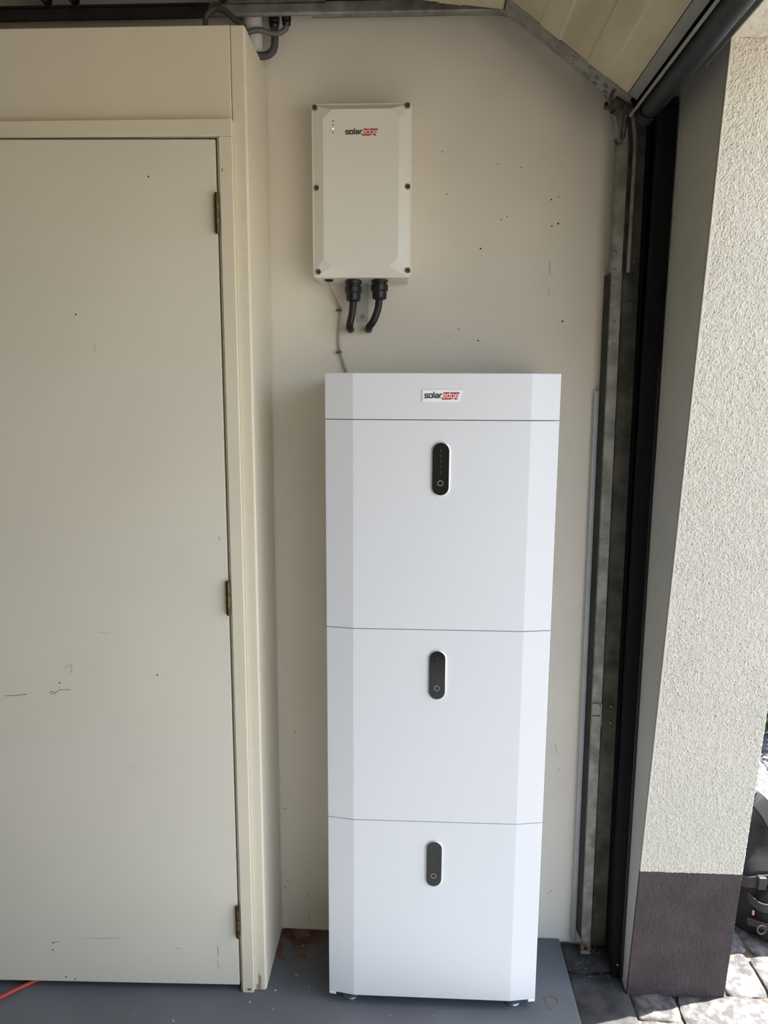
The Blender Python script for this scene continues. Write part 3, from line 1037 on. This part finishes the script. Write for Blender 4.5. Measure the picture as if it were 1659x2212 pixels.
MB().lathe(sp(.309, -.022, -.060), (0, 1, 0), [(0, .006), (.002, .0105), (.02, .0105), (.022, .006)], 16).build('roller', M['blackp'], gd, smooth=True)
for x in (-.9524, -.8852, -.5269):
    MB().cyl((x, YE-.02, 2.513), (x, -.062, 2.513), .0045, 10).build('roller_axle', M['zinc'], gd, smooth=True)
    MB().lathe((x, -.10, 2.515), (0, 1, 0), [(0, .006), (.002, .012), (.02, .012), (.022, .006)], 16).build('roller', M['blackp'], gd, smooth=True)

# ------------------------------------------------------------------ pipe and cables in the top corner
tag(MB().cyl((-.4700, -.028, 2.381), (-.4700, -.028, 2.775), .0235, 28).build('drain_pipe', M['pipe'], smooth=True), 'pale grey pipe rising from the closet top into the ceiling corner', 'pipe')


def corner_cable(name, pts, r, m, label, gl_, gr):
    t = thing(name, pts[0], label, 'cable', 'conduit cables in the top corner')
    MB().tube(smooth_path(pts, 8), r, 12).build('sheath', m, t, smooth=True)
    if gl_:
        x, y, z = gl_
        MB().lathe((x, y, z), (0, 0, 1), [(0, gr*.86), (.004, gr), (.012, gr), (.0125, gr*1.12), (.075, gr*1.12)], 14).build('gland', M['blackp'], t, bevel=.0006)


corner_cable('dark_conduit', [(-.4158, -.03, 2.775), (-.4158, -.03, 2.52), (-.4152, -.03, 2.4759), (-.4146, -.03, 2.4451), (-.4188, -.03, 2.4214), (-.4335, -.036, 2.4068), (-.4500, -.052, 2.3985), (-.4690, -.066, 2.3965), (-.490, -.072, 2.3960), (-.52, -.08, 2.3960)], .0092, M['darkcable'], 'thick charcoal conduit bent in a deep U at the closet corner', (-.4158, -.03, 2.470), .0125)
corner_cable('grey_conduit', [(-.3832, -.043, 2.775), (-.3832, -.043, 2.52), (-.3833, -.043, 2.4695), (-.3888, -.043, 2.4595), (-.4022, -.044, 2.4523), (-.4219, -.046, 2.4520), (-.444, -.054, 2.4545), (-.4579, -.066, 2.4490), (-.4727, -.07, 2.4425), (-.4923, -.08, 2.4290), (-.51, -.1, 2.40)], .0066, M['greycable'], 'slimmer grey conduit sweeping sideways across the U-shaped one', (-.3832, -.043, 2.4685), .0105)
corner_cable('grey_conduit', [(-.565, -.11, 2.40), (-.5633, -.11, 2.445), (-.5596, -.11, 2.4636), (-.5437, -.11, 2.4752), (-.5272, -.11, 2.4760), (-.5077, -.11, 2.4657), (-.4927, -.11, 2.4525), (-.4732, -.11, 2.4372), (-.462, -.10, 2.40)], .0066, M['darkcable'], 'dark conduit arched like a loop above the closet top', None, 0)

# ------------------------------------------------------------------ red cable on the floor at the left
tag(MB().tube(smooth_path([(-1.33, -.42, .0065), (-1.24, -.37, .0065), (-1.175, -.325, .0065), (-1.142, -.300, .0065), (-1.118, -.277, .0065), (-1.097, -.258, .0065), (-1.072, -.236, .0065), (-1.03, -.205, .0065), (-.97, -.185, .0065)]), .006, 12).build('red_cable', M['redcable'], smooth=True), 'red cable snaking under the closet door on the grey floor', 'cable')

# ------------------------------------------------------------------ crumbs and dust
cm = []
for k in range(4):
    bm = bmesh.new()
    bmesh.ops.create_icosphere(bm, subdivisions=1, radius=1)
    for v in bm.verts:
        v.co *= 1+.45*noise.noise(v.co*1.7+Vector((k*5, 0, 0)))
        v.co.z = v.co.z*.6+.5
    me = bpy.data.meshes.new('plaster_crumb')
    bm.to_mesh(me)
    bm.free()
    me.materials.append(M['crumb'])
    cm.append(me)
for i, (x, y, s) in enumerate([(-.478, -.274, .004), (-.413, -.293, .0045), (-.371, -.178, .0045), (-.33, -.216, .003), (-.363, -.222, .003), (-.419, -.233, .0045), (-.355, -.146, .0028), (-.769, -.325, .0022), (-.662, -.342, .005), (-.748, -.25, .002), (.006, -.292, .0025), (-.105, -.297, .0025), (.279, -.276, .002), (-.44, -.12, .004), (-.39, -.2, .0025), (-.37, -.07, .0045), (-.345, -.11, .003)]):
    o = bpy.data.objects.new('plaster_crumb', cm[i % 4])
    o.location = (x, y, 0)
    o.scale = (s*.85, s*random.uniform(.4, .8), s*.6)
    o.rotation_euler = (0, 0, i*1.3)
    col.objects.link(o)
    tag(o, 'tiny pale plaster crumb lying loose on the grey floor', 'crumb', 'plaster crumbs on the grey floor')
du = MB()
for k in range(1900):
    for _ in range(20):
        x = -.438+abs(random.gauss(0, .06))
        y = -.003-abs(random.gauss(0, .055))
        if noise.noise(Vector((x*30, y*30, 3))) > -.05+.9*(x+.42)-.4*(y+.03):
            break
    if x > -.272 or y < -.2:
        continue
    if x < -.441 or (random.random() < .35 and y < -.06):
        continue
    s = random.uniform(.0006, .0024)
    a = random.uniform(0, 6)
    P = [(x+s*math.cos(a+q*2.1), y+s*math.sin(a+q*2.1), .0002) for q in range(3)]+[(x, y, s*.8)]
    du.add(P, [(0, 1, 3), (1, 2, 3), (2, 0, 3)])
o = tag(du.build('brick_dust', M['dust']), 'reddish brick dust and drill waste heaped in the floor corner by the closet', 'dust')
o['kind'] = 'stuff'
du = MB()
for k in range(260):
    x = random.uniform(.39, .50)
    y = -.02-abs(random.gauss(0, .06))
    s = random.uniform(.0008, .0028)
    a = random.uniform(0, 6)
    P = [(x+s*math.cos(a+q*2.1), y+s*math.sin(a+q*2.1), -.0068) for q in range(3)]+[(x, y, -.0068+s*.9)]
    du.add(P, [(0, 1, 3), (1, 2, 3), (2, 0, 3)])
o = tag(du.build('rubble_grit', M['rust']), 'gritty debris on the dark threshold slab at the track foot', 'debris')
o['kind'] = 'stuff'

# ------------------------------------------------------------------ backpack behind the pier
bp = thing('backpack', (1.09, .16, -.01), 'black backpack with grey straps standing on the setts behind the pier', 'backpack')


def blob(cx, cy, rx, ry, zs, power=3.2, n=28, lean=0):
    rings = []
    for z, f, dx, dy in zs:
        r = []
        for k in range(n):
            a = 2*PI*k/n
            c, s = math.cos(a), math.sin(a)
            d = (abs(c)**power+abs(s)**power)**(-1/power)
            w = 1+.03*noise.noise(Vector((c*2, s*2, z*9)))
            r.append((cx+dx+rx*f*d*c*w, cy+dy+ry*f*d*s*w, z))
        rings.append(r)
    return MB().loft(rings)


blob(1.06, .15, .155, .12, [(-.008, .86, 0, 0), (.02, .97, 0, 0), (.09, 1, 0, 0), (.15, .98, 0, .003), (.19, .86, -.02, .004), (.225, .62, -.055, .004), (.265, .52, -.07, .0), (.32, .46, -.084, -.006), (.37, .40, -.098, -.01), (.40, .28, -.103, -.012), (.415, .1, -.105, -.012)]).build('main_pack', M['fabric'], bp, smooth=True)
blob(1.075, .04, .115, .045, [(.0, .8, 0, 0), (.02, .95, 0, 0), (.09, 1, 0, -.004), (.15, .95, 0, 0), (.19, .7, 0, .01), (.2, .2, 0, .02)]).build('front_pocket', M['fabric'], bp, smooth=True)


def ribbon(pts, w, t, wd=Vector((0, 0, 1))):
    P = smooth_path(pts, 6)
    rings = []
    for i, p in enumerate(P):
        d = (P[min(i+1, len(P)-1)]-P[max(i-1, 0)]).normalized()
        u = (wd-d*wd.dot(d)).normalized()
        v = d.cross(u)
        rings.append([p+u*w/2+v*t/2, p+u*w/2-v*t/2, p-u*w/2-v*t/2, p-u*w/2+v*t/2])
    return MB().loft(rings)


ribbon([(.905, .10, .165), (.93, .045, .172), (.975, .028, .19), (1.04, .024, .205), (1.12, .026, .21), (1.21, .05, .21)], .032, .004).build('compression_strap', M['webbing'], bp)
ribbon([(.932, .12, .12), (.955, .02, .118), (.99, -.004, .122), (1.08, -.012, .125), (1.17, -.002, .125), (1.2, .03, .125)], .026, .004).build('compression_strap', M['webbing'], bp)
ribbon([(.94, .03, .055), (.975, -.004, .065), (1.05, -.014, .05), (1.13, -.014, .035)], .02, .004).build('compression_strap', M['webbing'], bp)
ribbon([(.945, .10, .395), (.957, .085, .412), (.985, .075, .385), (1.015, .065, .335), (1.06, .055, .27), (1.10, .05, .19)], .045, .014, Vector((1, .2, .3))).build('shoulder_strap', M['fabric'], bp)
MB().box(.955, .978, .016, .034, .165, .205).build('buckle', M['buckle'], bp, bevel=.003)
MB().tube([(.965+.012*math.cos(a), -.004, .055+.014*math.sin(a)) for a in [2*PI*k/14 for k in range(15)]], .0022, 8).build('ring', M['screw'], bp, smooth=True)
MB().box(.943, .949, .012, .016, .088, .102).build('fabric_tag', M['tab'], bp, bevel=.001)

# ------------------------------------------------------------------ shrub at the yard edge
sh = thing('shrub', (1.86, 1.52, -.01), 'low green leafy shrub at the yard edge beyond the pier', 'shrub')
lf = MB()
for k in range(3200):
    d = Vector((random.gauss(0, 1), random.gauss(0, 1), random.gauss(0, 1))).normalized()*random.uniform(.55, 1)
    p = Vector((1.86+d.x*.36, 1.52+d.y*.36, random.uniform(.0, .56)+d.z*.08))
    p.z = max(p.z, .012)
    u = Vector((random.gauss(0, 1), random.gauss(0, 1), random.gauss(0, .6))).normalized()
    w = u.cross(Vector((random.gauss(0, 1), random.gauss(0, 1), random.gauss(0, 1)))).normalized()
    L, W = random.uniform(.03, .05), random.uniform(.010, .017)
    nn = u.cross(w)*.006
    lf.add([p, p+u*L*.45+w*W+nn, p+u*L, p+u*L*.45-w*W+nn, p+u*L*.5], [(0, 1, 4), (1, 2, 4), (2, 3, 4), (3, 0, 4)])
lf.build('foliage', M['leaf'], sh, kind='stuff')
stm = MB()
for k in range(9):
    a = k*.7
    stm.tube([(1.86+.03*math.cos(a), 1.52+.03*math.sin(a), -.012), (1.86+.15*math.cos(a), 1.52+.14*math.sin(a), .2), (1.86+.3*math.cos(a), 1.52+.28*math.sin(a), .4)], [.01, .007, .003], 6)
stm.build('stems', M['soil'], sh, smooth=True)
